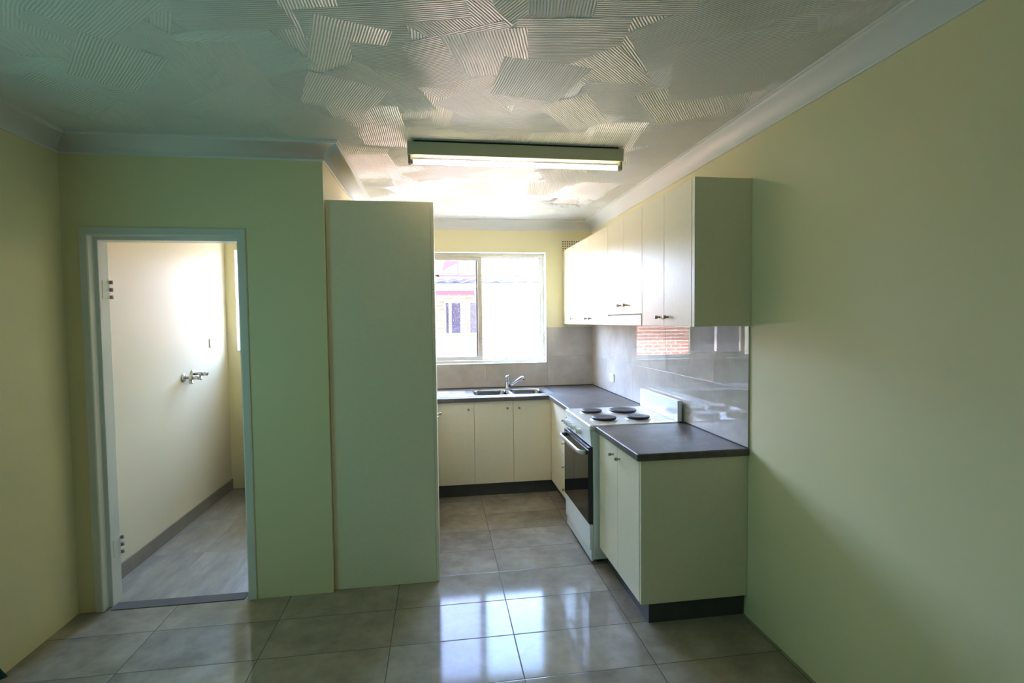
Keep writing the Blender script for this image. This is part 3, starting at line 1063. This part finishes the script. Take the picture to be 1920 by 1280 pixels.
for xa in (-0.138, 1.060):
    MB().lathe([(0.0133, 0.0), (0.0133, 0.013)], (xa, 2.952, ZC - 0.112), (1, 0, 0), n=24).build('end_cap', STEEL, tb)

# ------------------------------------------------------------------ laundry taps and tub


def wm_tap(label, y, z):
    t = thing('washing_machine_tap', label, 'tap', (XL, y, z), group='washing machine taps')
    MB().lathe([(0.036, 0.0), (0.036, 0.004), (0.030, 0.012), (0.018, 0.017)], (XL, y, z), (1, 0, 0), n=28).build('flange', CHROME, t)
    mb = MB()
    mb.lathe([(0.011, 0.010), (0.011, 0.040), (0.016, 0.045), (0.018, 0.060), (0.016, 0.078), (0.012, 0.082)], (XL, y, z), (1, 0, 0), n=24)
    mb.build('body', CHROME, t)
    MB().lathe([(0.011, 0.0), (0.011, 0.024), (0.0145, 0.025), (0.0145, 0.036), (0.010, 0.037)], (XL + 0.058, y, z - 0.012), (0, 0, -1), n=20).build('outlet', CHROME, t)
    MB().lathe([(0.010, 0.080), (0.016, 0.086), (0.017, 0.110), (0.013, 0.116)], (XL, y, z), (1, 0, 0), n=12, smooth=False).build('handle', CHROME, t)


wm_tap('lower chrome washing machine tap on the laundry wall, nearer the doorway', 4.320, 1.163)
wm_tap('higher chrome washing machine tap on the laundry wall, nearer the window', 4.475, 1.178)

lt = thing('laundry_tub', 'white laundry tub cabinet just showing past the doorway edge', 'laundry tub', (-1.38, 4.9, 0))
mb = MB()
mb.box(-1.665, -1.105, 4.660, 5.170, 0.060, 0.862, 0.004)
mb.build('cabinet', PLASTIC, lt)
mb = MB()
mb.slab([-1.680, -1.600, -1.170, -1.090], [4.645, 4.720, 5.100, 5.185], lambda x, y: not (-1.6 < x < -1.17 and 4.72 < y < 5.1), 0.863, 0.890, 'xyz')
mb.build('rim', STEEL, lt, bevel=0.004)
mb = MB()
mb.slab([-1.595, -1.175], [4.725, 5.095], lambda x, y: True, 0.867, 0.870, 'xyz')
mb.build('bowl', STEEL, lt)
for fx in (-1.64, -1.13):
    for fy in (4.69, 5.14):
        MB().lathe([(0.014, 0.003), (0.014, 0.062)], (fx, fy, 0.0), n=14).build('foot', BLACKP, lt)

# ------------------------------------------------------------------ curtain in the dining room
mb = MB()
nfold = 40
front, back = [], []
for i in range(nfold + 1):
    y = 2.25 + 0.275 * i / nfold
    x = XL + 0.022 + 0.012 * math.sin(i * 2 * PI / 7.6)
    front.append((x + 0.002, y))
    back.append((x - 0.002, y))
loop = front + back[::-1]
rings = []
for z in (0.012, 0.10, 0.3, 0.8, 1.4, 2.0, 2.36):
    flare = 0.0 if z > 0.05 else 0.045
    rings.append([mb.bm.verts.new((x + flare * 0.2, y - 0.03 + flare * (y - 2.25) / 0.275, z)) for x, y in loop])
for a, b in zip(rings, rings[1:]):
    for i in range(len(loop)):
        f = mb.bm.faces.new((a[i], a[(i + 1) % len(loop)], b[(i + 1) % len(loop)], b[i]))
        f.smooth = True
mb.bm.faces.new(rings[0][::-1])
mb.bm.faces.new(rings[-1])
props(mb.build('curtain', CURTAIN), 'dark green curtain hem touching the floor by the left wall', 'curtain')

# ------------------------------------------------------------------ outside: concrete yard and the neighbour's house
props(MB().box(-30, 30, YB + 0.3, 40, -0.9, -0.35).build('ground', YARD), kind='structure')

H = thing('house', 'neighbouring red brick house in sunlight seen through the kitchen window', 'house', (-1.0, 12.0, -0.35))
holes = [(-4.40, -3.05, 0.40, 2.03), (0.14, 0.56, 1.27, 2.04), (0.70, 0.93, 1.27, 2.04)]
hx = sorted({-9.0, 9.0, *[q for h_ in holes for q in h_[:2]]})
hz = sorted({-0.35, 2.45, *[q for h_ in holes for q in h_[2:]]})
MB().slab(hx, hz, lambda x, z: not any(a < x < b and c0 < z < d0 for a, b, c0, d0 in holes), 12.0, 12.25, 'xzy').build('brick_wall', BRICK, H)
for (a, b, z0, z1), ms in zip(holes, ([-3.72], [0.268], [])):
    mb = ring(MB(), a, b, z0, z1, 12.03, 12.10, 0.03, 0.05, 0.03, 0.03)
    for m_ in ms:
        mb.box(m_ - 0.03, m_ + 0.03, 12.035, 12.095, z0 + 0.03, z1 - 0.03)
    wn_ = mb.build('house_window', WHITEP, H)
    MB().box(a + 0.02, b - 0.02, 12.065, 12.075, z0 + 0.02, z1 - 0.02).build('pane', PANE, wn_)
MB().box(-9.3, 0.80, 11.42, 11.46, 2.16, 2.26).build('fascia', RED, H)
MB().box(-9.3, 9.3, 11.32, 11.42, 2.28, 2.40).build('gutter', WHITEP, H)
MB().box(-9.3, 9.3, 11.46, 12.0, 2.28, 2.30).build('soffit', WHITEP, H)
# tiled roof, wavy eave line
mb = MB()
NX, NY = 260, 14
grid = []
for j in range(NY + 1):
    row = []
    for i in range(NX + 1):
        x = -3.2 + 6.4 * i / NX
        y = 11.35 + 1.25 * j / NY
        fr_ = (j * 0.5) % 1.0
        row.append(mb.bm.verts.new((x, y, 2.42 + 0.16 * (y - 11.35) / 1.25 * 1.0 + 0.020 * math.sin(x * 2 * PI / 0.30) + 0.02 * (1 - fr_))))
    grid.append(row)
for j in range(NY):
    for i in range(NX):
        mb.bm.faces.new((grid[j][i], grid[j][i + 1], grid[j + 1][i + 1], grid[j + 1][i])).smooth = True
lo = [mb.bm.verts.new((v_.co.x, v_.co.y, 2.38)) for v_ in grid[0]]
for i in range(NX):
    mb.bm.faces.new((lo[i], lo[i + 1], grid[0][i + 1], grid[0][i]))
mb.build('roof', ROOFT, H)
# gable with red barge board and king post
MB().prism([(-0.60, 12.62, 2.60), (3.6, 12.62, 2.60), (1.5, 12.62, 4.0)], (0, 0.2, 0)).build('gable_wall', WHITEP, H)
MB().box(-0.35, 3.4, 12.57, 12.615, 2.675, 2.705).build('tie_beam', RED, H)
MB().box(0.475, 0.505, 12.57, 12.615, 2.706, 3.00).build('gable_post', RED, H)
a_ = Vector((0.09, 12.56, 2.79))
b_ = Vector((1.5, 12.56, 3.62))
MB().prism([a_, b_, b_ + Vector((-0.10, 0, 0.42)), a_ + Vector((0.13, 0, 0.42))], (0, 0.05, 0)).build('barge_board', RED, H)
